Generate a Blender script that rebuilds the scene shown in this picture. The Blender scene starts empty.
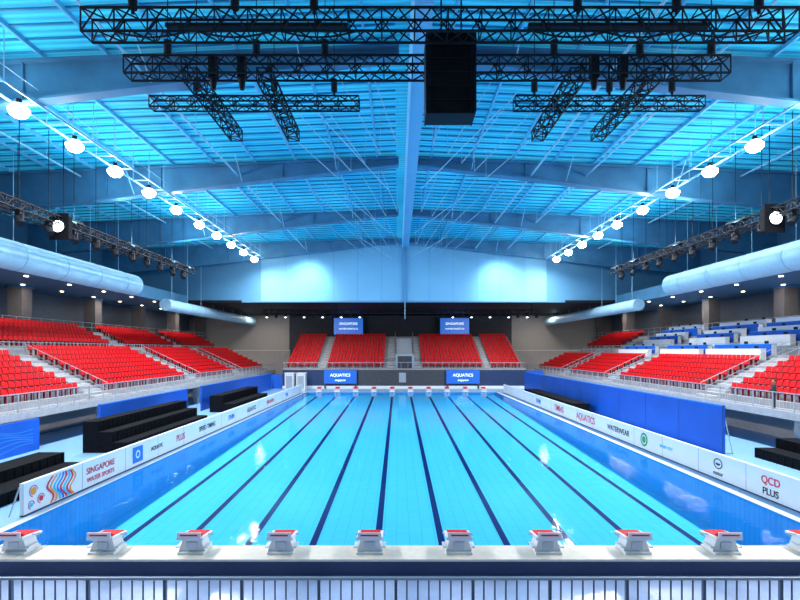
import bpy, math, random
from mathutils import Vector, Matrix
random.seed(7)
sc = bpy.context.scene
try:
    sc.view_settings.view_transform = 'Standard'
    sc.view_settings.look = 'None'
except Exception as e:
    print(e)

# ------------------------------------------------------------------ materials
def mat(name, col, rough=0.5, metal=0.0, emit=None, es=0.0, noise=0.0, nscale=3.0, bump=0.0, spec=0.5):
    m = bpy.data.materials.new(name); m.use_nodes = True
    nt = m.node_tree; b = nt.nodes['Principled BSDF']
    b.inputs['Roughness'].default_value = rough
    b.inputs['Metallic'].default_value = metal
    b.inputs['Specular IOR Level'].default_value = spec
    c = (col[0], col[1], col[2], 1)
    b.inputs['Base Color'].default_value = c
    if noise > 0 or bump > 0:
        tc = nt.nodes.new('ShaderNodeTexCoord'); n = nt.nodes.new('ShaderNodeTexNoise')
        n.inputs['Scale'].default_value = nscale; n.inputs['Detail'].default_value = 4
        nt.links.new(tc.outputs['Object'], n.inputs['Vector'])
        if noise > 0:
            r = nt.nodes.new('ShaderNodeValToRGB')
            r.color_ramp.elements[0].position = 0.3; r.color_ramp.elements[1].position = 0.7
            r.color_ramp.elements[0].color = tuple(max(0, x*(1-noise)) for x in col)+(1,)
            r.color_ramp.elements[1].color = tuple(min(1, x*(1+noise)) for x in col)+(1,)
            nt.links.new(n.outputs['Fac'], r.inputs['Fac']); nt.links.new(r.outputs['Color'], b.inputs['Base Color'])
        if bump > 0:
            bp = nt.nodes.new('ShaderNodeBump'); bp.inputs['Strength'].default_value = bump
            bp.inputs['Distance'].default_value = 0.05
            nt.links.new(n.outputs['Fac'], bp.inputs['Height']); nt.links.new(bp.outputs['Normal'], b.inputs['Normal'])
    if emit:
        b.inputs['Emission Color'].default_value = (emit[0], emit[1], emit[2], 1)
        b.inputs['Emission Strength'].default_value = es
    return m

M_black = mat('black_paint', (0.008, 0.010, 0.016), 0.6, spec=0.2)
M_drape = mat('black_drape', (0.006, 0.007, 0.010), 0.95, noise=0.3, nscale=5, spec=0.1)
M_steel = mat('galvanised_steel', (0.45, 0.50, 0.55), 0.35, 0.6)
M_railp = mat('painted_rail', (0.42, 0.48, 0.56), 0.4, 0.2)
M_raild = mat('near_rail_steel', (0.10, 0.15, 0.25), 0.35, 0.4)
M_girder = mat('girder_paint', (0.055, 0.19, 0.34), 0.5, noise=0.15, nscale=1)
M_purlin = mat('purlin_paint', (0.12, 0.48, 0.72), 0.5)
M_rib = mat('deck_rib', (0.015, 0.23, 0.43), 0.5)
M_cat = mat('catwalk_paint', (0.22, 0.44, 0.60), 0.5)
M_rod = mat('pale_rod', (0.28, 0.55, 0.72), 0.5)
M_conc = mat('concrete', (0.30, 0.31, 0.34), 0.85, noise=0.15, nscale=1.5)
M_stair = mat('stair_concrete', (0.44, 0.45, 0.47), 0.8, noise=0.1)
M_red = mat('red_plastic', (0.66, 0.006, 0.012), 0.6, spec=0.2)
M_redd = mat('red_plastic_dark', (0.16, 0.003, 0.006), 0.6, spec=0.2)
M_beige = mat('beige_wall_paint', (0.40, 0.38, 0.36), 0.8, noise=0.06)
M_grey = mat('concourse_wall_paint', (0.12, 0.15, 0.19), 0.8, noise=0.1)
M_dkblue = mat('upper_wall_blue', (0.04, 0.14, 0.27), 0.7, noise=0.1)
M_char = mat('charcoal_wall', (0.05, 0.055, 0.07), 0.8, noise=0.2)
M_blue = mat('royal_blue_board', (0.008, 0.11, 0.58), 0.5, noise=0.12, nscale=0.4, spec=0.3)
M_blue2 = mat('bright_blue_graphic', (0.02, 0.28, 0.85), 0.45)
M_navy = mat('navy_paint', (0.012, 0.035, 0.11), 0.4)
M_lane = mat('lane_tile_navy', (0.0, 0.010, 0.09), 0.6, spec=0.1)
M_white = mat('white_paint', (0.74, 0.77, 0.80), 0.45)
M_board = mat('white_banner', (0.76, 0.82, 0.88), 0.5)
M_cream = mat('cream_tile', (0.74, 0.67, 0.57), 0.5, noise=0.06, nscale=6)
M_near = mat('near_deck_tile', (0.38, 0.48, 0.72), 0.25, noise=0.12, nscale=1)
M_duct = mat('duct_skin', (0.38, 0.66, 0.83), 0.5, noise=0.05)
M_col = mat('column_cladding', (0.13, 0.12, 0.12), 0.7, noise=0.1)
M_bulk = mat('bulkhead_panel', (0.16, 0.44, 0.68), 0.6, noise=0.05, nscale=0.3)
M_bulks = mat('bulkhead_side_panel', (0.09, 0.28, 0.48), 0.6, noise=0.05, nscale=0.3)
M_lamp = mat('lamp_lens', (1, 1, 1), 0.3, emit=(1, 0.95, 0.80), es=60)
M_lamps = mat('small_lamp_lens', (1, 1, 1), 0.3, emit=(1, 0.85, 0.6), es=8)
M_lampw = mat('spot_lens_white', (1, 1, 1), 0.3, emit=(0.9, 0.97, 1), es=5)
M_screen = mat('screen_blue', (0.01, 0.05, 0.3), 0.3, emit=(0.02, 0.20, 0.85), es=0.6)
M_scrtxt = mat('screen_text', (0.8, 0.9, 1), 0.3, emit=(0.7, 0.9, 1), es=1.0)
M_redtxt = mat('red_ink', (0.7, 0.02, 0.04), 0.5)
M_blk = mat('black_ink', (0.01, 0.01, 0.015), 0.5)
M_blut = mat('blue_ink', (0.01, 0.18, 0.7), 0.5)
M_grn = mat('green_ink', (0.01, 0.30, 0.12), 0.5)
M_org = mat('orange_ink', (0.9, 0.3, 0.02), 0.5)
M_cyan = mat('cyan_ink', (0.02, 0.5, 0.85), 0.5)
M_skin = mat('skin', (0.45, 0.26, 0.18), 0.6)
M_shirt = mat('dark_clothes', (0.015, 0.03, 0.04), 0.8)
M_hair = mat('black_hair', (0.01, 0.008, 0.008), 0.6)

def deck_mat(name, c1, c2, scale, rough=0.35, spec=0.5):
    m = bpy.data.materials.new(name); m.use_nodes = True
    nt = m.node_tree; b = nt.nodes['Principled BSDF']; b.inputs['Roughness'].default_value = rough
    b.inputs['Specular IOR Level'].default_value = spec
    tc = nt.nodes.new('ShaderNodeTexCoord'); br = nt.nodes.new('ShaderNodeTexBrick')
    br.inputs['Color1'].default_value = c1+(1,); br.inputs['Color2'].default_value = c2+(1,)
    br.inputs['Mortar'].default_value = tuple(x*0.75 for x in c1)+(1,)
    br.inputs['Scale'].default_value = scale; br.inputs['Mortar Size'].default_value = 0.012
    br.offset = 0
    nt.links.new(tc.outputs['Object'], br.inputs['Vector']); nt.links.new(br.outputs['Color'], b.inputs['Base Color'])
    return m
M_deck = deck_mat('deck_tile', (0.20, 0.42, 0.68), (0.23, 0.45, 0.70), 2.0)
M_pool = deck_mat('pool_tile', (0.055, 0.46, 0.82), (0.06, 0.48, 0.84), 1.0, 0.8, 0.1)
M_poolw = deck_mat('pool_wall_tile', (0.03, 0.30, 0.66), (0.033, 0.32, 0.68), 1.0, 0.8, 0.1)

def roof_mat():
    m = bpy.data.materials.new('metal_roof_deck'); m.use_nodes = True
    nt = m.node_tree; b = nt.nodes['Principled BSDF']; b.inputs['Roughness'].default_value = 0.6
    b.inputs['Specular IOR Level'].default_value = 0.2
    tc = nt.nodes.new('ShaderNodeTexCoord')
    w = nt.nodes.new('ShaderNodeTexWave'); w.bands_direction = 'Y'; w.inputs['Scale'].default_value = 0.8
    nt.links.new(tc.outputs['Object'], w.inputs['Vector'])
    n = nt.nodes.new('ShaderNodeTexNoise'); n.inputs['Scale'].default_value = 0.12; n.inputs['Detail'].default_value = 2
    nt.links.new(tc.outputs['Object'], n.inputs['Vector'])
    r = nt.nodes.new('ShaderNodeValToRGB')
    r.color_ramp.elements[0].position = 0.35; r.color_ramp.elements[0].color = (0.02, 0.38, 0.62, 1)
    r.color_ramp.elements[1].position = 0.65; r.color_ramp.elements[1].color = (0.05, 0.58, 0.84, 1)
    nt.links.new(n.outputs['Fac'], r.inputs['Fac'])
    mx = nt.nodes.new('ShaderNodeMixRGB'); mx.blend_type = 'MULTIPLY'; mx.inputs['Fac'].default_value = 0.35
    nt.links.new(r.outputs['Color'], mx.inputs['Color1']); nt.links.new(w.outputs['Color'], mx.inputs['Color2'])
    nt.links.new(mx.outputs['Color'], b.inputs['Base Color'])
    bp = nt.nodes.new('ShaderNodeBump'); bp.inputs['Strength'].default_value = 0.4; bp.inputs['Distance'].default_value = 0.05
    nt.links.new(w.outputs['Fac'], bp.inputs['Height']); nt.links.new(bp.outputs['Normal'], b.inputs['Normal'])
    # cyan self-emission added to brighten the metal deck, which is no light source
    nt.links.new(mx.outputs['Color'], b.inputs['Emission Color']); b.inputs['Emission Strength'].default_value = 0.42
    return m
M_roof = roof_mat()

def water_mat():
    m = bpy.data.materials.new('pool_water'); m.use_nodes = True
    nt = m.node_tree; nt.nodes.clear()
    out = nt.nodes.new('ShaderNodeOutputMaterial'); mix = nt.nodes.new('ShaderNodeMixShader')
    tr = nt.nodes.new('ShaderNodeBsdfTransparent'); tr.inputs['Color'].default_value = (0.88, 0.98, 1.0, 1)
    gl = nt.nodes.new('ShaderNodeBsdfGlossy'); gl.inputs['Roughness'].default_value = 0.05
    gl.inputs['Color'].default_value = (0.80, 0.92, 1.0, 1)
    fr = nt.nodes.new('ShaderNodeFresnel'); fr.inputs['IOR'].default_value = 1.07
    tc = nt.nodes.new('ShaderNodeTexCoord'); n = nt.nodes.new('ShaderNodeTexNoise')
    n.inputs['Scale'].default_value = 2.2; n.inputs['Detail'].default_value = 3
    bp = nt.nodes.new('ShaderNodeBump'); bp.inputs['Strength'].default_value = 0.3; bp.inputs['Distance'].default_value = 0.03
    L = nt.links.new
    L(tc.outputs['Object'], n.inputs['Vector']); L(n.outputs['Fac'], bp.inputs['Height'])
    L(bp.outputs['Normal'], gl.inputs['Normal']); L(bp.outputs['Normal'], fr.inputs['Normal'])
    L(fr.outputs['Fac'], mix.inputs['Fac']); L(tr.outputs[0], mix.inputs[1]); L(gl.outputs[0], mix.inputs[2])
    L(mix.outputs[0], out.inputs['Surface'])
    return m
M_water = water_mat()

# ------------------------------------------------------------------ mesh builder
class MB:
    def __init__(s): s.v = []; s.f = []; s.m = []; s.mats = []; s.sm = []
    def mi(s, m):
        if m not in s.mats: s.mats.append(m)
        return s.mats.index(m)
    def add(s, vs, fs, m, smooth=False):
        o = len(s.v); i = s.mi(m); s.v.extend([tuple(v) for v in vs])
        for f in fs: s.f.append([k+o for k in f]); s.m.append(i); s.sm.append(smooth)
    def box(s, x0, x1, y0, y1, z0, z1, m):
        if x0 > x1: x0, x1 = x1, x0
        if y0 > y1: y0, y1 = y1, y0
        if z0 > z1: z0, z1 = z1, z0
        vs = [(x0,y0,z0),(x1,y0,z0),(x1,y1,z0),(x0,y1,z0),(x0,y0,z1),(x1,y0,z1),(x1,y1,z1),(x0,y1,z1)]
        s.add(vs, [(0,3,2,1),(4,5,6,7),(0,1,5,4),(1,2,6,5),(2,3,7,6),(3,0,4,7)], m)
    def prism(s, poly, axis, a0, a1, m):
        n = len(poly)
        def P(p, a): return (a, p[0], p[1]) if axis == 'x' else (p[0], a, p[1])
        vs = [P(p, a0) for p in poly]+[P(p, a1) for p in poly]
        fs = [tuple(range(n)), tuple(reversed(range(n, 2*n)))]
        for i in range(n): j = (i+1) % n; fs.append((i, i+n, j+n, j))
        s.add(vs, fs, m)
    def cyl(s, p1, p2, r, m, n=6, r2=None, cap=True):
        p1 = Vector(p1); p2 = Vector(p2); d = p2-p1
        if d.length < 1e-6: return
        r2 = r if r2 is None else r2
        a = d.normalized(); u = a.cross(Vector((0,0,1)))
        if u.length < 1e-3: u = Vector((1,0,0))
        u.normalize(); w = a.cross(u)
        vs = []
        for p, rr in ((p1, r), (p2, r2)):
            for i in range(n):
                t = 2*math.pi*(i+0.5)/n; vs.append(p+u*(rr*math.cos(t))+w*(rr*math.sin(t)))
        fs = [(i, (i+1) % n, (i+1) % n+n, i+n) for i in range(n)]
        s.add(vs, fs, m, n > 7)
        if cap: s.add(vs, [tuple(reversed(range(n))), tuple(range(n, 2*n))], m)
    def dome(s, c, r, m, n=14, k=5, zs=1.0):
        vs = []; fs = []
        for j in range(k):
            ph = math.pi/2*j/k
            for i in range(n):
                t = 2*math.pi*i/n
                vs.append((c[0]+r*math.cos(ph)*math.cos(t), c[1]+r*math.cos(ph)*math.sin(t), c[2]-r*zs*math.sin(ph)))
        vs.append((c[0], c[1], c[2]-r*zs))
        for j in range(k-1):
            for i in range(n):
                fs.append((j*n+i, (j+1)*n+i, (j+1)*n+(i+1) % n, j*n+(i+1) % n))
        for i in range(n): fs.append(((k-1)*n+i, k*n, (k-1)*n+(i+1) % n))
        s.add(vs, fs, m, True)
    def truss(s, p1, p2, w, h, m, r=0.04, bay=None):
        p1 = Vector(p1); p2 = Vector(p2); d = (p2-p1); L = d.length; a = d.normalized()
        sd = a.cross(Vector((0,0,1))).normalized()*(w/2); up = Vector((0,0,h/2))
        cs = [sd+up, -sd+up, -sd-up, sd-up]
        for c in cs: s.cyl(p1+c, p2+c, r, m, 5)
        bay = bay or h
        n = max(2, int(round(L/bay)))
        for i in range(n):
            q1 = p1+a*(L*i/n); q2 = p1+a*(L*(i+1)/n)
            for k in range(4):
                c1 = cs[k]; c2 = cs[(k+1) % 4]
                if i % 2: c1, c2 = c2, c1
                s.cyl(q1+c1, q2+c2, r*0.6, m, 4, cap=False)
                if i % 2 == 0: s.cyl(q1+cs[k], q1+cs[(k+1) % 4], r*0.6, m, 4, cap=False)
        for k in range(4): s.cyl(p2+cs[k], p2+cs[(k+1) % 4], r*0.6, m, 4)
    def build(s, name, parent=None, bevel=0):
        me = bpy.data.meshes.new(name); me.from_pydata(s.v, [], s.f)
        for m in s.mats: me.materials.append(m)
        me.polygons.foreach_set('material_index', s.m)
        me.polygons.foreach_set('use_smooth', s.sm)
        me.update()
        ob = bpy.data.objects.new(name, me); sc.collection.objects.link(ob)
        if parent: ob.parent = parent
        if bevel:
            md = ob.modifiers.new('bevel', 'BEVEL'); md.width = bevel; md.segments = 2
        return ob

def text(s, loc, rot, size, m, parent, name='lettering', ext=0.004):
    cu = bpy.data.curves.new(name, 'FONT'); cu.body = s; cu.size = size; cu.extrude = ext
    cu.align_x = 'CENTER'; cu.align_y = 'CENTER'; cu.materials.append(m); cu.offset = size*0.012
    ob = bpy.data.objects.new(name, cu); sc.collection.objects.link(ob)
    ob.location = loc; ob.rotation_euler = rot; ob.parent = parent
    return ob

# ------------------------------------------------------------------ constants
PY0, PY1 = 13.7, 63.7       # pool ends
PX = 12.6                   # pool half width
LP = 2.45                   # lane pitch
def roofz(x): return 20.1-abs(x)*0.04

# ------------------------------------------------------------------ pool
b = MB()
def fz(y): return -1.9+(y-PY0)/(PY1-PY0)*1.45
zt = 0.0
b.add([(-PX,PY0,fz(PY0)),(PX,PY0,fz(PY0)),(PX,PY1,fz(PY1)),(-PX,PY1,fz(PY1))], [(0,1,2,3)], M_pool)
b.add([(-PX,PY0,fz(PY0)),(-PX,PY1,fz(PY1)),(-PX,PY1,zt),(-PX,PY0,zt)], [(0,1,2,3)], M_poolw)
b.add([(PX,PY0,fz(PY0)),(PX,PY1,fz(PY1)),(PX,PY1,zt),(PX,PY0,zt)], [(3,2,1,0)], M_poolw)
b.add([(-PX,PY0,fz(PY0)),(PX,PY0,fz(PY0)),(PX,PY0,zt),(-PX,PY0,zt)], [(3,2,1,0)], M_poolw)
b.add([(-PX,PY1,fz(PY1)),(PX,PY1,fz(PY1)),(PX,PY1,zt),(-PX,PY1,zt)], [(0,1,2,3)], M_poolw)
for i in range(10):
    x = (i-4.5)*LP
    def strip(x0, x1, y0, y1):
        e = 0.012
        b.add([(x0,y0,fz(y0)+e),(x1,y0,fz(y0)+e),(x1,y1,fz(y1)+e),(x0,y1,fz(y1)+e)], [(0,1,2,3)], M_lane)
    strip(x-0.13, x+0.13, PY0+1.0, PY1-1.6)
    strip(x-0.5, x+0.5, PY1-1.6, PY1-1.35)
    strip(x-0.5, x+0.5, PY0+1.0, PY0+1.25)
    b.box(x-0.12, x+0.12, PY1-0.03, PY1-0.005, fz(PY1)+0.1, -0.1, M_lane)
b.build('swimming_pool')
b = MB()
b.add([(-PX,PY0,-0.05),(PX,PY0,-0.05),(PX,PY1,-0.05),(-PX,PY1,-0.05)], [(0,1,2,3)], M_water)
b.build('pool_water')

# floor / deck
b = MB()
G = 0.08
b.box(-37.95, -PX-G, PY0, 85.95, -2.6, 0, M_deck); b.box(PX+G, 37.95, PY0, 85.95, -2.6, 0, M_deck)
b.box(-PX-G, PX+G, PY1+G, 85.95, -2.6, 0, M_deck)
b.box(-37.95, 37.95, -9.95, 12.8, -2.6, -0.45, M_near)
b.box(-37.95, 37.95, 12.8, PY0-G, -2.6, -0.01, M_navy)
b.box(-37.95, 37.95, 12.78, PY0, -0.06, 0.0, M_cream)
for sx in (-1, 1):
    b.box(sx*PX, sx*(PX+0.30), PY0, PY1, -0.01, 0.012, M_white)
b.box(-PX, PX, PY1, PY1+0.35, -0.01, 0.012, M_white)
b.build('floor')

# ------------------------------------------------------------------ starting blocks
def start_block(x, y, d):
    b = MB()
    def B(x0, x1, y0, y1, z0, z1, m): b.box(x+x0, x+x1, y+d*y0, y+d*y1, z0, z1, m)
    B(-0.36, 0.36, -0.62, 0.0, 0.0, 0.06, M_white)
    pts = [(-0.36,0.06),(0.36,0.06),(0.24,0.42),(-0.24,0.42)]
    b.prism([(x+p[0], p[1]) for p in pts], 'y', y+d*-0.52, y+d*-0.08, M_white)
    B(-0.15, 0.15, -0.55, -0.525, 0.12, 0.32, M_steel)
    z0, z1 = 0.50, 0.42
    b.prism([(y+d*-0.68, z0), (y+d*0.06, z1), (y+d*0.06, z1-0.08), (y+d*-0.68, z0-0.08)], 'x', x-0.36, x+0.36, M_white)
    b.prism([(y+d*-0.66, z0+0.02), (y+d*0.05, z1+0.02), (y+d*0.05, z1), (y+d*-0.66, z0)], 'x', x-0.28, x+0.28, M_red)
    b.prism([(y+d*-0.70, z0+0.14), (y+d*-0.66, z0+0.14), (y+d*-0.48, z0+0.02), (y+d*-0.54, z0+0.0)], 'x', x-0.28, x+0.28, M_red)
    B(-0.32, 0.32, -0.72, -0.68, z0-0.02, z0+0.14, M_white)
    B(-0.24, 0.24, -0.73, -0.72, z0+0.05, z0+0.09, M_red)
    for s in (-1, 1):
        B(s*0.34, s*0.44, -0.55, -0.2, 0.16, 0.20, M_white)
        b.cyl((x+s*0.39, y+d*0.0, z1-0.05), (x+s*0.39, y+d*-0.35, z0-0.03), 0.018, M_steel, 6)
        b.cyl((x+s*0.39, y, z1-0.05), (x+s*0.24, y, 0.25), 0.018, M_steel, 6)
    b.build('starting_block', bevel=0.008)
for i in range(10): start_block((i-4.5)*LP, PY0-0.02, 1)
for i in range(10): start_block((i-4.5)*LP, PY1+0.05, -1)

# ------------------------------------------------------------------ side banners
def ad_board(side):
    b = MB(); X = 13.35 if side > 0 else -13.0
    y0 = 12.95 if side > 0 else 16.0
    t = 0.12*side
    b.box(X, X+t, y0, 62.5, 0.0, 1.12, M_board)
    b.box(X-0.004*side, X+t, y0, 62.5, 0.0, 0.05, M_navy)
    y = y0
    while y < 62.5:
        b.cyl((X+t, y, 1.0), (X+t+0.35*side, y, 0.0), 0.025, M_steel, 5)
        b.box(X-0.006*side, X, y-0.008, y+0.008, 0.05, 1.12, M_conc)
        y += 3.0
    return b.build('advertising_board'), X
lb, LX = ad_board(-1); rb, RX = ad_board(1)
RL = (math.pi/2, 0, math.pi/2); RR = (math.pi/2, 0, -math.pi/2)
def LT(s, y, z, size, m): text(s, (LX+0.012, y, z), RL, size, m, lb)
def RT(s, y, z, size, m): text(s, (RX-0.012, y, z), RR, size, m, rb)
LT('SINGAPORE', 20.2, 0.68, 0.36, M_redtxt); LT('WATER SPORTS', 20.2, 0.32, 0.26, M_redtxt)
LT('AQUATIC', 24.9, 0.56, 0.28, M_blk)
LT('PLUS', 27.6, 0.56, 0.5, M_redtxt); LT('SPEED TIMING', 31.5, 0.56, 0.42, M_blk)
LT('SWIM', 36.0, 0.56, 0.5, M_blut); LT('AQUATICS', 41, 0.56, 0.5, M_blk); LT('SINGAPORE', 47, 0.56, 0.5, M_redtxt)
LT('POOL', 54, 0.56, 0.5, M_blut)
RT('QCD', 17.7, 0.72, 0.40, M_redtxt); RT('PLUS', 17.7, 0.30, 0.36, M_blk)
RT('motor', 20.6, 0.28, 0.24, M_blk); RT('SPORT CITY', 24.6, 0.56, 0.22, M_cyan)
RT('WATERWEAR', 30.0, 0.56, 0.48, M_blk); RT('AQUATICS', 35.2, 0.56, 0.7, M_redtxt); RT('TIMING', 41, 0.56, 0.7, M_redtxt)
RT('SWIM', 47, 0.56, 0.6, M_blut)
b = MB()
def ring(cy, cz, r0, r1, X, m, n=24, sy=1.0, a0=0, a1=2*math.pi):
    vs = []; fs = []
    for i in range(n+1):
        t = a0+(a1-a0)*i/n
        vs.append((X, cy+r0*sy*math.cos(t), cz+r0*math.sin(t))); vs.append((X, cy+r1*sy*math.cos(t), cz+r1*math.sin(t)))
    for i in range(n): fs.append((2*i, 2*i+1, 2*i+3, 2*i+2))
    b.add(vs, fs, m)
cols = [M_redtxt, M_org, M_cyan, M_blut, M_redtxt, M_cyan]
for k in range(8):
    vs = []; fs = []
    for i in range(13):
        z = 0.08+i*0.08; yy = 17.2+k*0.17+0.16*math.sin(i*0.6+k*0.4)
        vs += [(LX+0.012, yy, z), (LX+0.012, yy+0.10, z)]
    for i in range(12): fs.append((2*i, 2*i+1, 2*i+3, 2*i+2))
    b.add(vs, fs, cols[k % 6])
for (cy, cz, q) in ((16.45, 0.75, 0.13), (16.8, 0.4, 0.10), (16.35, 0.3, 0.08)):
    ring(cy, cz, 0, q, LX+0.012, cols[int(q*100) % 6]); ring(cy, cz, q+0.04, q+0.07, LX+0.012, M_redtxt, a1=4.5)
b.add([(LX+0.012,22.6,0.2),(LX+0.012,23.5,0.2),(LX+0.012,23.5,0.95),(LX+0.012,22.6,0.95)], [(0,1,2,3)], M_blut)
ring(23.05, 0.58, 0.12, 0.2, LX+0.016, M_board)
b.build('banner_graphics', parent=lb)
b = MB()
ring(20.6, 0.7, 0.18, 0.23, RX-0.012, M_blk, sy=1.25)
ring(20.6, 0.72, 0.0, 0.10, RX-0.014, M_blk, sy=1.6, a0=math.pi, a1=2*math.pi)
ring(26.8, 0.58, 0.0, 0.38, RX-0.012, M_grn); ring(26.8, 0.58, 0.20, 0.26, RX-0.016, M_board)
b.build('banner_graphics', parent=rb)

# ------------------------------------------------------------------ room shell
for side, nm in ((-1, 'wall_left'), (1, 'wall_right')):
    b = MB()
    b.box(side*38, side*38.4, -10, 86, -2.6, 11.5, M_grey)
    b.box(side*38, side*38.4, -10, 86, 11.5, roofz(38)+0.2, M_dkblue)
    b.build(nm)
b = MB()
b.box(-38, -20, 86, 86.4, -2.6, 11.8, M_beige); b.box(20, 38, 86, 86.4, -2.6, 11.8, M_beige)
b.box(-20, 20, 86, 86.4, -2.6, 11.8, M_char)
b.box(-38, 38, 86, 86.4, 11.8, roofz(38)+0.2, M_dkblue)
b.build('wall_far')
b = MB(); b.box(-38, 38, -10.4, -10, -2.6, 20.2, M_beige); b.build('wall_near')
b = MB()
for s in (-1, 1):
    z0, z1 = roofz(0), roofz(38.4)
    vs = [(0,-10.4,z0),(0,86.4,z0),(s*38.4,86.4,z1),(s*38.4,-10.4,z1),(0,-10.4,z0+.2),(0,86.4,z0+.2),(s*38.4,86.4,z1+.2),(s*38.4,-10.4,z1+.2)]
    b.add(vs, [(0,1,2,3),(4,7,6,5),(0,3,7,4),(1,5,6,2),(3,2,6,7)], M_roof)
    x = 2.0
    while x < 37:
        b.box(s*x-0.06, s*x+0.06, -10, 62, roofz(x)-0.22, roofz(x)+0.02, M_purlin); x += 3.0
    y = -4
    while y < 62:
        vs = []
        for xx in (0.6, 38):
            for dz in (-0.07, 0.02):
                for dy in (-0.045, 0.045): vs.append((s*xx, y+dy, roofz(xx)+dz))
        b.add(vs, [(0,1,5,4),(2,6,7,3),(0,4,6,2),(1,3,7,5)], M_rib); y += 0.9
b.build('ceiling')

def girder(y, m=M_girder):
    b = MB()
    for s in (-1, 1):
        def bot(x): return roofz(x)-0.28-(0.45+min(x, 22)/22*1.75+max(0, x-22)*0.06)
        xs = [0.4, 9, 18, 22, 38]
        poly = [(s*x, roofz(x)-0.28) for x in xs]+[(s*x, bot(x)) for x in reversed(xs)]
        b.prism(poly, 'y', y-0.04, y+0.04, m)
        for fn in (lambda x: roofz(x)-0.28, bot):
            for i in range(len(xs)-1):
                xa, xb = xs[i], xs[i+1]
                za, zb = fn(xa), fn(xb)
                vs = []
                for (xx, zz) in ((xa, za), (xb, zb)):
                    for dz in (-0.06, 0.06):
                        for dy in (-0.3, 0.3): vs.append((s*xx, y+dy, zz+dz))
                b.add(vs, [(0,1,5,4),(2,6,7,3),(0,4,6,2),(1,3,7,5),(0,2,3,1),(4,5,7,6)], m)
        for xx in (9, 18, 22, 30):
            b.box(s*xx-0.03, s*xx+0.03, y-0.2, y+0.2, bot(xx), roofz(xx)-0.28, m)
        for xx in (5, 12, 20):
            for dy in (-1.6, 1.6):
                b.cyl((s*xx, y, bot(xx)+0.05), (s*xx, y+dy, roofz(xx)-0.2), 0.035, M_rod, 4)
    b.build('roof_girder')
for y in (9.5, 22.5, 35.5, 48.5, 60.8): girder(y)

b = MB()
b.box(0.15, 0.85, -9.9, 61.7, 18.95, 19.9, M_bulks)
b.box(0.05, 0.95, -9.9, 61.7, 18.88, 18.95, M_bulk)
b.box(0.05, 0.2, -9.9, 61.7, 18.84, 18.9, M_duct)
b.build('ridge_beam')
b = MB()
for yb in (22.5, 35.5, 48.5):
    for k in range(5):
        for s in (-1, 1):
            x0 = 0.5+s*(2.4+1.6*k); y0 = yb+1.0+1.3*k; x1 = 0.5+s*(1.0+1.0*k)
            b.cyl((x0, y0, 19.75), (x1, y0+3.6, 17.2), 0.026, M_rod, 4)
            b.cyl((x1, y0+3.6, 17.2), (x1, y0+3.6, 19.8), 0.016, M_rod, 4)
    for s in (-1, 1):
        b.cyl((s*4.5, yb+0.5, 17.2), (s*1.2, yb+12, 17.2), 0.026, M_rod, 4)
b.build('roof_bracing_rods')
b = MB()
for x in (-24, -12.3, 9.4, 13.5, 25):
    b.cyl((x, -8, 18.5), (x, 61.6, 18.5), 0.07, M_rod, 8)
    y = 4
    while y < 60: b.cyl((x, y, 18.5), (x, y, roofz(x)-0.02), 0.02, M_rod, 4, cap=False); y += 4
b.build('service_pipes')

# bulkhead
b = MB()
Yb = 62.0
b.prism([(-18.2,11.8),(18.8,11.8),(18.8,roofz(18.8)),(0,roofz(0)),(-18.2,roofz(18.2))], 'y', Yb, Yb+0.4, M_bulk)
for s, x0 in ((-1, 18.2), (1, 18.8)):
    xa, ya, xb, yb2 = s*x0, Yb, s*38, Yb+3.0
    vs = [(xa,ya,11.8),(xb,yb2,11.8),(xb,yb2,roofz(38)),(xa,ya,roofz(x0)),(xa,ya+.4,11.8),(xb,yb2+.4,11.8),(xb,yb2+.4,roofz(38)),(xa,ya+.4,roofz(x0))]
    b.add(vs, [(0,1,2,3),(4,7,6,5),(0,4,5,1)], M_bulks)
for x in [-15+3.1*i for i in range(11)]:
    b.box(x-0.02, x+0.02, Yb-0.015, Yb, 11.8, roofz(x), M_bulks)
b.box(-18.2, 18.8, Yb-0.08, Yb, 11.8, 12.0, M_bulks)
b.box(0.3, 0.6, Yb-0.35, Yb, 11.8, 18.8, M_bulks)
b.cyl((0.45, Yb-0.2, 11.8), (0.45, Yb-0.2, 9.6), 0.05, M_cat, 6)
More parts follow.
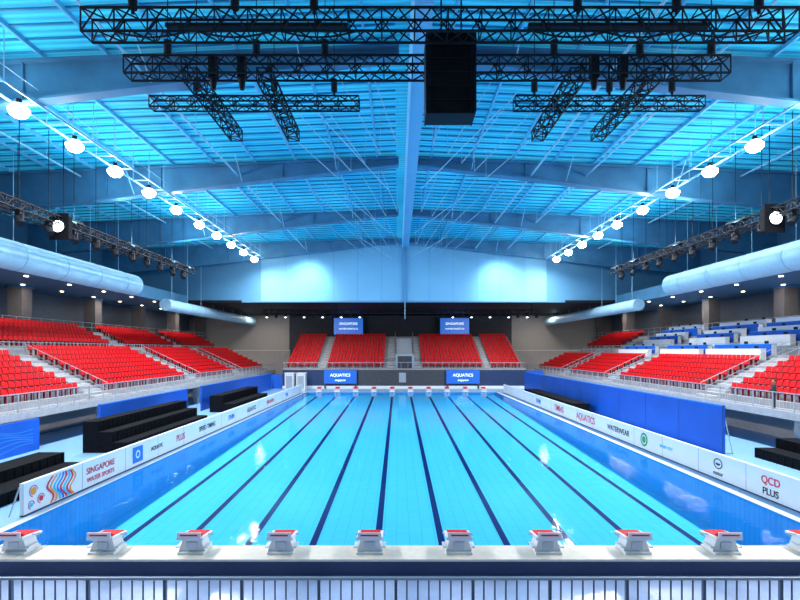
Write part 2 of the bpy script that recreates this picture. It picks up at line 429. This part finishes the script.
# folded shoulders where the bulkhead meets the roof
for s, xe in ((-1, 18.2), (1, 18.8)):
    b.add([(s*xe, Yb-0.02, 17.3), (s*7.0, Yb-0.02, 19.3), (s*xe, Yb-0.02, 19.3)], [(0,1,2),(2,1,0)], M_bulks)
b.build('wall_bulkhead')
b = MB(); b.box(-27.9, 27.9, 62.4, 85.95, 11.8, 12.1, M_black); b.build('ceiling_soffit')
for s in (-1, 1):
    b = MB(); b.box(s*28, s*37.95, 14, 85.95, 11.5, 11.8, M_dkblue)
    b.box(s*27.8, s*28, 14, 62, 11.3, 12.6, M_girder)
    for k in range(14):
        for xx in (30, 34.2):
            yy = 18+5*k; b.cyl((s*xx, yy, 11.44), (s*xx, yy, 11.5), 0.16, M_lamps, 10)
    so = b.build('concourse_soffit')
    for yy in (24, 40, 56, 72):
        l = bpy.data.lights.new('soffit_downlight', 'AREA'); l.shape = 'RECTANGLE'; l.size = 0.5; l.size_y = 8
        l.energy = 330; l.color = (1, 0.92, 0.84)
        o = bpy.data.objects.new('soffit_downlight', l); sc.collection.objects.link(o)
        o.location = (s*33.2, yy, 11.42); o.parent = so
    b = MB()
    for yy in (20, 32, 44, 54.5, 64, 74, 84):
        b.box(s*34.6, s*35.9, yy-0.6, yy+0.6, 7.65, 11.49, M_col)
        b.box(s*34.5, s*36.0, yy-0.7, yy+0.7, 7.65, 7.95, M_col)
        b.box(s*34.5, s*36.0, yy-0.7, yy+0.7, 11.3, 11.49, M_girder)
    b.build('concourse_columns')
    b = MB()
    b.cyl((s*26.2, 6, 11.9), (s*26.2, 46.5, 11.9), 0.98, M_duct, 28)
    b.cyl((s*26.2, 46.5, 11.9), (s*26.2, 47, 11.9), 0.98, M_duct, 28, r2=0.7)
    for yy in range(8, 46, 4):
        b.cyl((s*26.2, yy, 11.9), (s*26.2, yy+0.08, 11.9), 1.0, M_rod, 28)
        b.cyl((s*26.2, yy, 12.8), (s*26.2, yy, roofz(26)-0.02), 0.02, M_rod, 4)
    b.build('ventilation_duct')
    b = MB()
    b.cyl((s*26.0, 52.5, 10.6), (s*26.0, 84, 10.6), 0.65, M_duct, 24)
    for yy in range(54, 84, 4):
        b.cyl((s*26.0, yy, 10.6), (s*26.0, yy+0.08, 10.6), 0.67, M_rod, 24)
        b.cyl((s*26.0, yy, 11.2), (s*26.0, yy, 11.8 if yy > 62 else roofz(26)-0.02), 0.03, M_rod, 4)
    b.build('ventilation_duct')

# ------------------------------------------------------------------ light rows
lights_y = [10, 14, 18, 22, 25.8, 29.5, 33.5, 37.6, 42, 46, 50, 54, 58]
for s in (-1, 1):
    X = -17.9 if s < 0 else 18.8
    b = MB()
    for dx in (-0.55, 0.55):
        b.box(X+dx-0.03, X+dx+0.03, 6, 60.4, 17.1, 17.2, M_cat)
    b.cyl((X+0.55, 6, 17.8), (X+0.55, 60.4, 17.8), 0.02, M_cat, 5)
    y = 6.5
    while y < 60.4:
        b.box(X-0.55, X+0.55, y-0.03, y+0.03, 17.12, 17.18, M_cat)
        for dx in (-0.55, 0.55): b.cyl((X+dx, y, 17.15), (X+dx, y, roofz(X)-0.02), 0.022, M_cat, 4, cap=False)
        y += 2.0
    b.build('lighting_catwalk')
    b = MB()
    for y in lights_y:
        b.cyl((X, y, 17.15), (X, y, 16.9), 0.12, M_black, 8)
        b.cyl((X, y, 16.92), (X, y, 16.86), 0.25, M_steel, 16)
        b.cyl((X, y, 16.86), (X, y, 16.66), 0.22, M_lamp, 16, r2=0.43, cap=False)
        b.dome((X, y, 16.66), 0.43, M_lamp, zs=0.9)
    fo = b.build('floodlights')
    for y in lights_y:
        l = bpy.data.lights.new('floodlight_beam', 'AREA'); l.shape = 'DISK'; l.size = 0.75
        l.energy = 850; l.color = (1, 0.97, 0.93)
        o = bpy.data.objects.new('floodlight_beam', l); sc.collection.objects.link(o)
        o.location = (X, y, 16.20); o.rotation_euler = (0, s*math.radians(12), 0); o.parent = fo

for x in (-12, 12.5):
    l = bpy.data.lights.new('wall_wash_spot', 'SPOT'); l.energy = 2600; l.spot_size = math.radians(85); l.spot_blend = 1.0
    l.color = (0.75, 0.93, 1.0); l.shadow_soft_size = 0.2
    o = bpy.data.objects.new('wall_wash_spot', l); sc.collection.objects.link(o)
    o.location = (x, 57.5, 17.0)
    d = Vector((x, 62, 14.0))-o.location; o.rotation_euler = d.to_track_quat('-Z', 'Y').to_euler()

# ------------------------------------------------------------------ overhead black rigging
b = MB()
TZ = 15.45
def hang(x, y, z=TZ+0.35):
    b.cyl((x, y, z), (x, y, z+0.15), 0.05, M_black, 6)
    b.cyl((x, y, z+0.15), (x, y, z+0.6), 0.13, M_black, 8)
    b.cyl((x, y, z+0.6), (x, y, roofz(x)-0.02), 0.018, M_black, 4)
b.truss((-9.9, 14.5, TZ), (11.5, 14.5, TZ), 0.55, 0.7, M_black, 0.042, bay=0.5)
b.truss((-9.9, 16.7, TZ), (11.0, 16.7, TZ), 0.5, 0.6, M_black, 0.042, bay=0.5)
b.truss((-10.3, 19.1, TZ), (-2.0, 19.1, TZ), 0.4, 0.42, M_black, 0.036)
b.truss((4.2, 19.1, TZ), (11.7, 19.1, TZ), 0.4, 0.42, M_black, 0.036)
for x in (-7.8, -5.2, 5.9, 8.6):
    b.truss((x, 16.9, TZ-0.1), (x, 21.8, TZ-0.1), 0.5, 0.45, M_black, 0.036)
for x in (-8.5, -5.4, -3, 5, 8, 10.5):
    for y in (14.5, 16.7, 19.1): hang(x, y)
for x in (-6.9, -5.9, 6.4, 7.4):
    b.box(x-0.13, x+0.13, 16.55, 16.85, TZ-0.4, TZ+0.4, M_black)
    b.cyl((x, 16.7, TZ-0.4), (x, 16.7, TZ-0.75), 0.13, M_black, 8, r2=0.08)
for x in (-9, -6.5, -4, 3.5, 5.5, 8.0):
    for k in range(8):
        xa = x+k*0.3; xb = xa+0.3
        za = TZ-0.36-0.2*math.sin(math.pi*k/8); zb = TZ-0.36-0.2*math.sin(math.pi*(k+1)/8)
        b.cyl((xa, 14.2, za), (xb, 14.2, zb), 0.03, M_black, 5)
b.box(-7.5, -2.0, 14.45, 14.6, TZ-0.05, TZ+0.06, M_black); b.box(3.5, 9.0, 14.45, 14.6, TZ-0.05, TZ+0.06, M_black)
b.build('lighting_truss_rig')

b = MB()
for k in range(6):
    z1 = 15.65-k*0.42; dy = 0.03*k
    b.box(0.48, 1.98, 15.1+dy, 15.9+dy, z1-0.40, z1, M_black)
    b.box(0.6, 1.85, 15.07+dy, 15.1+dy, z1-0.36, z1-0.04, M_drape)
b.box(0.43, 0.48, 15.1, 16.1, 13.15, 15.7, M_black); b.box(1.98, 2.03, 15.1, 16.1, 13.15, 15.7, M_black)
b.box(0.5, 1.95, 15.2, 15.9, 15.68, 15.8, M_black)
for x in (0.95, 1.6): b.cyl((x, 15.5, 15.75), (x, 15.5, 18.8 if x < 0.96 else roofz(x)-0.3), 0.03, M_black, 5)
b.build('loudspeaker_cluster')

for s in (-1, 1):
    b = MB()
    X = s*22.0; Z = 13.8
    b.truss((X, 16, Z), (X, 50, Z), 0.5, 0.5, M_black, 0.04)
    b.truss((s*24.3, 22, 14.2), (s*24.3, 44, 14.2), 0.4, 0.4, M_black, 0.035)
    y = 18
    while y < 50:
        b.cyl((X, y, Z+0.25), (X, y, roofz(X)-0.02), 0.02, M_black, 4)
        b.box(X-0.15, X+0.15, y-0.15, y+0.15, Z-0.5, Z-0.25, M_black)
        for dx in (-0.2, 0.2): b.box(X+dx-0.03, X+dx+0.03, y-0.06, y+0.06, Z-0.85, Z-0.45, M_black)
        b.cyl((X+s*0.12, y, Z-0.65), (X-s*0.18, y-0.12, Z-1.05), 0.18, M_black, 10, r2=0.22)
        y += 2.3
    for y in (22, 30, 38, 44): b.cyl((s*24.3, y, 14.4), (s*24.3, y, roofz(24.3)-0.02), 0.02, M_black, 4)
    ups = (17.5, 24.5, 31.5, 38.5, 45.5, 49)
    for y in ups: b.box(X-0.25, X+0.25, y-0.9, y+0.9, Z+0.27, Z+0.38, M_black)  # housings made up for the added roof lights
    ro = b.build('side_lighting_rig')
    for y in ups:
        l = bpy.data.lights.new('added_roof_uplight', 'AREA'); l.shape = 'RECTANGLE'; l.size = 0.4; l.size_y = 1.7  # added light, put in to wash the roof cyan
        l.energy = 430; l.color = (0.30, 0.80, 1.0)
        o = bpy.data.objects.new('added_roof_uplight', l); sc.collection.objects.link(o)
        o.location = (X, y, Z+0.42)
        d = Vector((-s*1.1, 0, 1)); o.rotation_euler = d.to_track_quat('-Z', 'Y').to_euler(); o.parent = ro
    b = MB()
    yp = 30.4 if s < 0 else 28.5
    Xp = s*22.0
    b.box(Xp-0.5, Xp+0.5, yp, yp+0.5, 12.75, 14.15, M_drape)
    b.box(Xp-0.62, Xp+0.62, yp-0.03, yp, 12.6, 14.3, M_drape)
    b.cyl((Xp, yp-0.10, 13.45), (Xp, yp-0.03, 13.45), 0.44, M_drape, 24)
    b.cyl((Xp, yp-0.12, 13.45), (Xp, yp-0.10, 13.45), 0.36, M_lampw, 24)
    b.cyl((Xp, yp+0.4, 14.1), (Xp, yp+0.4, roofz(Xp)-0.02), 0.03, M_black, 5)
    b.build('stage_projector')

# ------------------------------------------------------------------ seats
def seat_parts(b, x, y, z, face):
    fx, fy = face; rx, ry = fy, -fx
    def B(r0, r1, f0, f1, z0, z1, m):
        pts = []
        for zz in (z0, z1):
            for (r, f) in ((r0, f0), (r1, f0), (r1, f1), (r0, f1)):
                pts.append((x+rx*r+fx*f, y+ry*r+fy*f, z+zz))
        b.add(pts, [(0,3,2,1),(4,5,6,7),(0,1,5,4),(1,2,6,5),(2,3,7,6),(3,0,4,7)], m)
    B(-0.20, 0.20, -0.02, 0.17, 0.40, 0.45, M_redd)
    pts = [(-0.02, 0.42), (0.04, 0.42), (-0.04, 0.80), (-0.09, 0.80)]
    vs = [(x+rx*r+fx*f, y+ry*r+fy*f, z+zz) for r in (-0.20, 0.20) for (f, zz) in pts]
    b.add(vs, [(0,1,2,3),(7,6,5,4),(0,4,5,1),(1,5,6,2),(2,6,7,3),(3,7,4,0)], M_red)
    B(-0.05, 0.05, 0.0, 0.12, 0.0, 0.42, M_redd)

FZ = 2.15
rows = [(22.4+0.8*i, FZ+0.38*(i+1)) for i in range(8)]
ZW = rows[-1][1]
rows_up = [(30.3+0.8*i, ZW+0.75+0.40*i) for i in range(5)]
ZT = rows_up[-1][1]
secs = [(18, 33.8), (36.2, 50.6), (53, 64.8), (67, 79)]
stairs = ((34.0, 36.0), (50.8, 52.8), (65.0, 66.8))
for s in (-1, 1):
    b = MB()
    b.box(s*21, s*22.4, 17, 80, 1.8, FZ, M_conc)
    b.box(s*20.96, s*21, 17, 80, 1.78, FZ+0.05, M_stair)
    for (x, z) in rows: b.box(s*x, s*(x+0.8), 17, 80, 1.8, z, M_conc)
    b.box(s*28.8, s*30.3, 17, 80, 1.8, ZW, M_stair)
    for (x, z) in rows_up: b.box(s*x, s*(x+0.8), 17, 80, 1.8, z, M_conc)
    b.box(s*34.3, s*37.9, 14, 85.9, ZT-0.2, ZT, M_conc)
    b.box(s*34.28, s*34.5, 14, 85.9, 1.8, ZT, M_conc)
    b.box(s*24.2, s*24.4, 17, 80, 0, 1.8, M_beige)
    for yy in range(18, 80, 8): b.box(s*21.3, s*21.8, yy-0.25, yy+0.25, 0, 1.8, M_conc)
    for (ya, yb) in stairs:
        for (x, z) in rows+rows_up:
            b.box(s*(x-0.4), s*x, ya, yb, 1.8, z-0.19, M_stair); b.box(s*x, s*(x+0.8), ya, yb, z, z+0.01, M_stair)
    b.build('spectator_stand')
    for (ya, yb) in secs:
        b = MB()
        n = int((yb-ya)/0.5)
        for ri, (x, z) in enumerate(rows):
            if s > 0 and ri >= 6 and ya > 20: continue
            for k in range(n): seat_parts(b, s*(x+0.5), ya+0.25+0.5*k, z, (-s, 0))
        for ri, (x, z) in enumerate(rows_up):
            if s > 0 and ya < 60: continue
            for k in range(n): seat_parts(b, s*(x+0.5), ya+0.25+0.5*k, z, (-s, 0))
        b.build('red_stadium_seats')
    b = MB()
    Xr = s*21.1
    for z in (FZ+0.12, FZ+1.05): b.box(Xr-0.025, Xr+0.025, 17, 80, z-0.025, z+0.025, M_railp)
    y = 17; k = 0
    while y < 80:
        r = 0.03 if k % 6 == 0 else 0.008
        b.box(Xr-r, Xr+r, y-r, y+r, FZ, FZ+1.05, M_railp); y += 0.25; k += 1
    Xr = s*28.9
    for z in (ZW+0.5, ZW+1.0): b.box(Xr-0.02, Xr+0.02, 17, 80, z-0.02, z+0.02, M_railp)
    y = 17
    while y < 80: b.box(Xr-0.02, Xr+0.02, y-0.02, y+0.02, ZW, ZW+1.0, M_railp); y += 1.5
    Xr = s*34.4
    for z in (ZT+0.55, ZT+1.05): b.box(Xr-0.02, Xr+0.02, 14, 85, z-0.02, z+0.02, M_railp)
    y = 14
    while y < 85: b.box(Xr-0.02, Xr+0.02, y-0.02, y+0.02, ZT, ZT+1.05, M_railp); y += 1.5
    for yy in (33.9, 36.1, 50.7, 52.9, 64.9, 66.9):
        b.cyl((s*22.4, yy, FZ+1.0), (s*28.8, yy, ZW+0.95), 0.025, M_railp, 5)
        b.cyl((s*22.4, yy, FZ+0.5), (s*28.8, yy, ZW+0.45), 0.015, M_railp, 5)
        for i in range(9):
            x = 22.4+0.8*i; b.cyl((s*x, yy, FZ+0.38*i), (s*x, yy, FZ+1.0+0.375*i), 0.015, M_railp, 4)
    b.build('stand_railing')

for ri, (x, z) in enumerate(rows[6:]+rows_up):
    for (ya, yb) in ((24, 33), (36.5, 43), (44, 50.5), (53, 60)):
        if ri in (0,) and ya < 36: continue
        mm = M_blue if ri in (1, 3, 5) else M_board
        b = MB()
        ya2 = ya+(1.0 if 2 <= ri < 5 else 0)
        b.box(x+0.02, x+0.06, ya2, yb, z+0.012, z+0.85, mm)
        b.box(x, x+0.5, ya2, yb, z+0.85, z+0.9, M_board if mm is M_board else M_blue2)
        for yy in (ya2+0.05, (ya2+yb)/2, yb-0.05): b.box(x+0.06, x+0.48, yy-0.02, yy+0.02, z+0.012, z+0.85, M_white)
        for k in range(int((yb-ya2)/2.2)):
            yy = ya2+0.7+2.2*k
            b.box(x+0.22, x+0.25, yy-0.2, yy+0.2, z+0.9, z+1.12, M_black)
        b.build('media_desk')

# tall blue hoarding on the right deck
b = MB(); b.box(17.0, 17.15, 25.7, 66, 0, 2.62, M_blue)
y = 25.7
while y < 66: b.box(16.992, 17.0, y-0.012, y+0.012, 0, 2.62, M_navy); b.box(17.15, 17.6, y, y+0.06, 0, 0.06, M_steel); b.cyl((17.55, y+0.03, 0.05), (17.15, y+0.03, 1.9), 0.03, M_steel, 5); y += 4
b.box(16.985, 17.0, 25.7, 66, 2.56, 2.62, M_blue2)
b.build('blue_hoarding')
b = MB(); b.box(20.7, 20.85, 67, 69.4, 0, 1.75, M_blue); b.build('blue_hoarding')
for (ya, yb) in ((29, 41), (44, 68)):
    b = MB(); b.box(-18.65, -18.5, ya, yb, 0, 2.3, M_blue); b.box(-18.5, -18.485, ya, yb, 2.24, 2.3, M_blue2)
    y = ya
    while y < yb: b.cyl((-19.1, y+0.03, 0.05), (-18.65, y+0.03, 1.7), 0.03, M_steel, 5); y += 3
    b.build('blue_hoarding')
b = MB(); b.box(-20.9, -20.7, 19, 27.0, 0, 1.75, M_blue)
for k in range(6):
    vs = []; fs = []
    for i in range(18):
        y = 19.4+i*0.42; z = 0.3+0.2*k+0.16*math.sin(i*0.5+k*0.7)
        vs += [(-20.69, y, z), (-20.69, y, z+0.04)]
    for i in range(17): fs.append((2*i, 2*i+2, 2*i+3, 2*i+1))
    b.add(vs, fs, M_blue2)
b.build('printed_blue_panel')

def draped(x0, x1, y0, y1, h, steps, s):
    b = MB(); w = (x1-x0)/steps
    for i in range(steps):
        xa = x0+i*w
        b.box(s*xa, s*(xa+w), y0, y1, 0, h*(i+1)/steps, M_drape)
        y = y0+0.1
        while y < y1-0.1:
            b.cyl((s*xa, y, 0.0), (s*xa, y, h*(i+1)/steps-0.02), 0.05, M_drape, 6); y += 0.45
    b.build('draped_platform')
draped(15.2, 17.6, 26, 37, 1.7, 3, -1)
draped(15.2, 17.4, 43, 54, 1.5, 2, -1)
draped(14.6, 17.0, 15, 22, 0.9, 2, -1)
draped(14.9, 16.4, 42, 58, 0.9, 1, 1)
draped(18.2, 20.4, 18, 25.0, 1.0, 2, 1)

# ------------------------------------------------------------------ far stand
b = MB()
FX0, FX1 = -17.2, 18.2
b.box(FX0, FX1, 69.6, 70.6, 0, 2.9, M_conc)
frows = [(70.6+0.85*i, 3.0+0.38*i) for i in range(13)]
for (y, z) in frows: b.box(FX0, FX1, y, y+0.85, 0, z, M_conc)
b.box(FX0, FX1, 81.65, 85.9, 0, 7.9, M_conc)
for (xa, xb) in ((-12.1, -11.1), (-2.0, -0.9), (2.0, 3.0), (12.4, 13.2)):
    for (y, z) in frows: b.box(xa, xb, y-0.4, y+0.85, 0.0, z-0.17, M_stair); b.box(xa, xb, y, y+0.85, z, z+0.015, M_stair)
b.build('far_stand')
for (xa, xb) in ((-17, -12.2), (-11, -2.1), (3.1, 12.3), (13.3, 18)):
    b = MB(); n = int((xb-xa)/0.5)
    for (y, z) in frows:
        for k in range(n): seat_parts(b, xa+0.25+0.5*k, y+0.5, z, (0, -1))
    b.build('red_stadium_seats')
b = MB()
b.box(-0.8, 1.9, 70.5, 72.5, 2.9, 5.0, M_steel); b.box(-0.5, 1.6, 70.45, 70.5, 2.9, 4.7, M_char)
for xx in (-0.9, 2.0):
    b.cyl((xx, 71, 4.2), (xx, 81, 8.6), 0.05, M_railp, 5)
    for i in range(8): b.cyl((xx, 72+i*1.2, 3.5+i*.53), (xx, 72+i*1.2, 4.6+i*.53), 0.04, M_railp, 5)
for i in range(8): b.box(-0.7, 1.8, 73+i*0.9, 73.5+i*.9, 4.2+i*.4, 4.7+i*.4, M_steel)
b.build('entrance_tunnel')
b = MB()
b.box(-6.2, 6.3, 69.35, 69.6, 0.4, 2.7, M_char)
b.box(-17.2, -6.2, 69.45, 69.6, 0, 2.7, M_navy); b.box(6.3, 18.2, 69.45, 69.6, 0, 2.7, M_navy)
b.box(FX0, FX1, 69.3, 69.6, 0, 0.4, M_white)
for x in range(-17, 18): b.box(x-0.02, x+0.02, 69.62, 69.66, 2.9, 3.8, M_railp)
b.box(FX0, FX1, 69.6, 69.68, 3.76, 3.82, M_railp)
b.box(-0.3, 0.7, 69.3, 69.35, 0.9, 2.3, M_steel)
b.build('far_stand_fascia')
for (x0, x1) in ((-11.2, -6.4), (6.5, 11.4)):
    b = MB(); b.box(x0, x1, 69.1, 69.28, 0.7, 2.75, M_char); b.box(x0+0.05, x1-0.05, 69.08, 69.1, 0.75, 2.7, M_screen)
    b.box(x0+0.1, x0+0.3, 69.1, 69.28, 0.0, 0.7, M_char); b.box(x1-0.3, x1-0.1, 69.1, 69.28, 0.0, 0.7, M_char)
    o = b.build('led_display')
    text('AQUATICS', ((x0+x1)/2, 69.07, 1.95), (math.pi/2, 0, 0), 0.6, M_scrtxt, o)
    text('singapore', ((x0+x1)/2, 69.07, 1.25), (math.pi/2, 0, 0), 0.4, M_scrtxt, o)
for xc in (-9.15, 9.5):
    b = MB(); b.box(xc-2.7, xc+2.7, 83.9, 84.2, 8.15, 11.35, M_black)
    b.box(xc-2.55, xc+2.55, 83.87, 83.9, 8.3, 11.2, M_screen)
    for dx in (-2, 2): b.cyl((xc+dx, 84.05, 11.3), (xc+dx, 84.05, 11.79), 0.06, M_black, 6)
    o = b.build('video_screen')
    text('SINGAPORE', (xc, 83.86, 10.2), (math.pi/2, 0, 0), 0.6, M_scrtxt, o)
    text('WATER SPORTS 25', (xc, 83.86, 9.3), (math.pi/2, 0, 0), 0.4, M_scrtxt, o)
b = MB(); b.box(-20.6, -17.3, 69.5, 69.7, 0, 2.05, M_blue); b.box(18.3, 20.6, 69.5, 69.7, 0, 2.6, M_blue)
b.build('corner_hoarding')
for x0 in (-16.2, -14.6):
    b = MB(); b.box(x0, x0+1.2, 66.5, 67.7, 0, 2.3, M_white); b.box(x0+0.15, x0+1.05, 66.47, 66.5, 0.2, 2.0, M_steel)
    b.box(x0-0.05, x0+1.25, 66.4, 67.8, 2.3, 2.4, M_white); b.build('timing_booth')
for i, x in enumerate((-30, -23, 22.5, 30)):
    b = MB(); b.box(x-1.2, x+1.2, 85.85, 85.94, 0, 2.4, M_steel); b.box(x-1.05, x-0.05, 85.82, 85.85, 0.05, 2.3, M_white)
    b.box(x+0.05, x+1.05, 85.82, 85.85, 0.05, 2.3, M_white); b.build('door_%d' % (i+1))
for s in (-1, 1):
    b = MB(); b.box(s*18.6, s*34, 80.2, 80.5, 0, 5.5, M_beige)
    b.box(s*18.6, s*34, 80.1, 80.6, 5.5, 5.6, M_white); b.build('corner_parapet')

b = MB()
b.truss((-19, 66, 10.9), (19, 66, 10.9), 0.5, 0.5, M_black, 0.05)
for k in range(30):
    x = -18.5+k*1.28
    if -5 < x < 5: continue
    b.cyl((x, 66, 10.6), (x, 65.8, 10.1), 0.16, M_black, 8, r2=0.2)
    if k % 2 == 0: b.cyl((x, 65.8, 10.1), (x, 65.79, 10.07), 0.15, M_lampw, 8)
for x in (-18, -9, 9, 18): b.cyl((x, 66, 11.1), (x, 66, 11.79), 0.04, M_black, 5)
fr = b.build('far_lighting_rig')
for x in (-14, 14):
    l = bpy.data.lights.new('far_rig_wash', 'AREA'); l.shape = 'RECTANGLE'; l.size = 8; l.size_y = 0.3
    l.energy = 450; l.color = (1, 0.95, 0.9)
    o = bpy.data.objects.new('far_rig_wash', l); sc.collection.objects.link(o)
    o.location = (x, 66.5, 10.5); o.rotation_euler = (math.radians(40), 0, 0); o.parent = fr
for x in (-23.5, 24):
    l = bpy.data.lights.new('soffit_downlight', 'AREA'); l.size = 1.2
    l.energy = 350; l.color = (1, 0.92, 0.84)
    o = bpy.data.objects.new('soffit_downlight', l); sc.collection.objects.link(o)
    o.location = (x, 80, 11.7)

# ------------------------------------------------------------------ near railing and terrace
b = MB()
b.box(-14, 14, -9, 6.2, 1.3, 1.7, M_conc)
for k in range(5): b.box(-14, 14, -9, 3.0-k*1.0, 1.7, 1.7+0.42*(k+1), M_conc)
b.box(-14, 14, 5.9, 6.2, -0.45, 1.3, M_conc)
b.build('near_terrace')
b = MB()
b.cyl((-14, 6, 2.73), (14, 6, 2.73), 0.020, M_railp, 8)
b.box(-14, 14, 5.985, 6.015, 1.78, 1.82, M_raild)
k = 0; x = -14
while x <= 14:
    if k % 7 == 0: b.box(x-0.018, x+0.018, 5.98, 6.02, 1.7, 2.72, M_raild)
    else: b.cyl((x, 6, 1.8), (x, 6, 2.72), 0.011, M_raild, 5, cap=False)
    x += 0.138; k += 1
b.build('balcony_railing')

# ------------------------------------------------------------------ person
def person(x, y, z, yaw):
    J = {0:(0,0,0.95),1:(0,0,1.15),2:(0,0,1.36),3:(0,0,1.47),
         4:(0.17,0,1.38),5:(0.24,-0.02,1.12),6:(0.20,-0.24,1.02),
         7:(-0.17,0,1.38),8:(-0.24,-0.02,1.12),9:(-0.20,-0.24,1.02),
         10:(0.09,0,0.9),11:(0.10,-0.02,0.50),12:(0.10,0.02,0.08),13:(0.10,-0.14,0.04),
         14:(-0.09,0,0.9),15:(-0.10,-0.02,0.50),16:(-0.10,0.02,0.08),17:(-0.10,-0.14,0.04)}
    E = [(0,1),(1,2),(2,3),(2,4),(4,5),(5,6),(2,7),(7,8),(8,9),(0,10),(10,11),(11,12),(12,13),(0,14),(14,15),(15,16),(16,17)]
    R = {0:.14,1:.13,2:.14,3:.06,4:.065,5:.048,6:.036,7:.065,8:.048,9:.036,10:.095,11:.065,12:.045,13:.04,14:.095,15:.065,16:.045,17:.04}
    root = bpy.data.objects.new('standing_person', None); sc.collection.objects.link(root)
    root.location = (x, y, z); root.rotation_euler = (0, 0, yaw)
    me = bpy.data.meshes.new('body'); me.from_pydata([J[i] for i in range(18)], E, [])
    ob = bpy.data.objects.new('body', me); sc.collection.objects.link(ob); ob.parent = root
    me.materials.append(M_shirt)
    sk = ob.modifiers.new('skin', 'SKIN')
    for i in range(18): me.skin_vertices[0].data[i].radius = (R[i], R[i]*0.8)
    me.skin_vertices[0].data[0].use_root = True
    ob.modifiers.new('sub', 'SUBSURF').levels = 1
    def sph(nm, c, r, sc3, m):
        import bmesh
        bm = bmesh.new(); bmesh.ops.create_uvsphere(bm, u_segments=16, v_segments=12, radius=r)
        for v in bm.verts: v.co = Vector((v.co.x*sc3[0]+c[0], v.co.y*sc3[1]+c[1], v.co.z*sc3[2]+c[2]))
        me = bpy.data.meshes.new(nm); bm.to_mesh(me); bm.free(); me.materials.append(m)
        for p in me.polygons: p.use_smooth = True
        o = bpy.data.objects.new(nm, me); sc.collection.objects.link(o); o.parent = root
    sph('head', (0, -0.01, 1.60), 0.1, (0.8, 0.95, 1.2), M_skin)
    sph('hair', (0, 0.015, 1.635), 0.1, (0.86, 0.96, 1.0), M_hair)
    sph('nose', (0, -0.11, 1.59), 0.018, (0.8, 1, 1.3), M_skin)
    for sx in (-1, 1):
        sph('eye', (sx*0.032, -0.092, 1.615), 0.012, (1, 0.6, 0.8), M_hair)
        sph('ear', (sx*0.08, 0, 1.60), 0.025, (0.4, 0.8, 1.1), M_skin)
        sph('palm', (sx*0.19, -0.29, 1.01), 0.045, (0.8, 1.1, 0.5), M_skin)
        f = MB()
        for k in range(4):
            xx = sx*0.19+(k-1.5)*0.018
            f.cyl((xx, -0.32, 1.01), (xx, -0.365-0.006*(k in (1, 2)), 1.0), 0.009, M_skin, 6)
            f.cyl((xx, -0.365, 1.0), (xx, -0.375, 0.97), 0.008, M_skin, 6)
        f.cyl((sx*0.155, -0.28, 1.01), (sx*0.135, -0.33, 1.0), 0.011, M_skin, 6)
        f.build('fingers', parent=root)
person(21.75, 28.2, FZ, -math.pi/2-0.4)

# ------------------------------------------------------------------ world + camera
w = bpy.data.worlds.new('world'); sc.world = w; w.use_nodes = True
w.node_tree.nodes['Background'].inputs['Color'].default_value = (0.3, 0.5, 0.7, 1)
w.node_tree.nodes['Background'].inputs['Strength'].default_value = 0.3

cam = bpy.data.cameras.new('camera'); co = bpy.data.objects.new('camera', cam); sc.collection.objects.link(co)
co.location = (-0.45, 0, 5.6); co.rotation_euler = (math.pi/2, 0, 0)
cam.sensor_width = 36; cam.lens = 478/800*36; cam.shift_y = 50/800; cam.shift_x = 2/800
cam.clip_end = 300
sc.camera = co
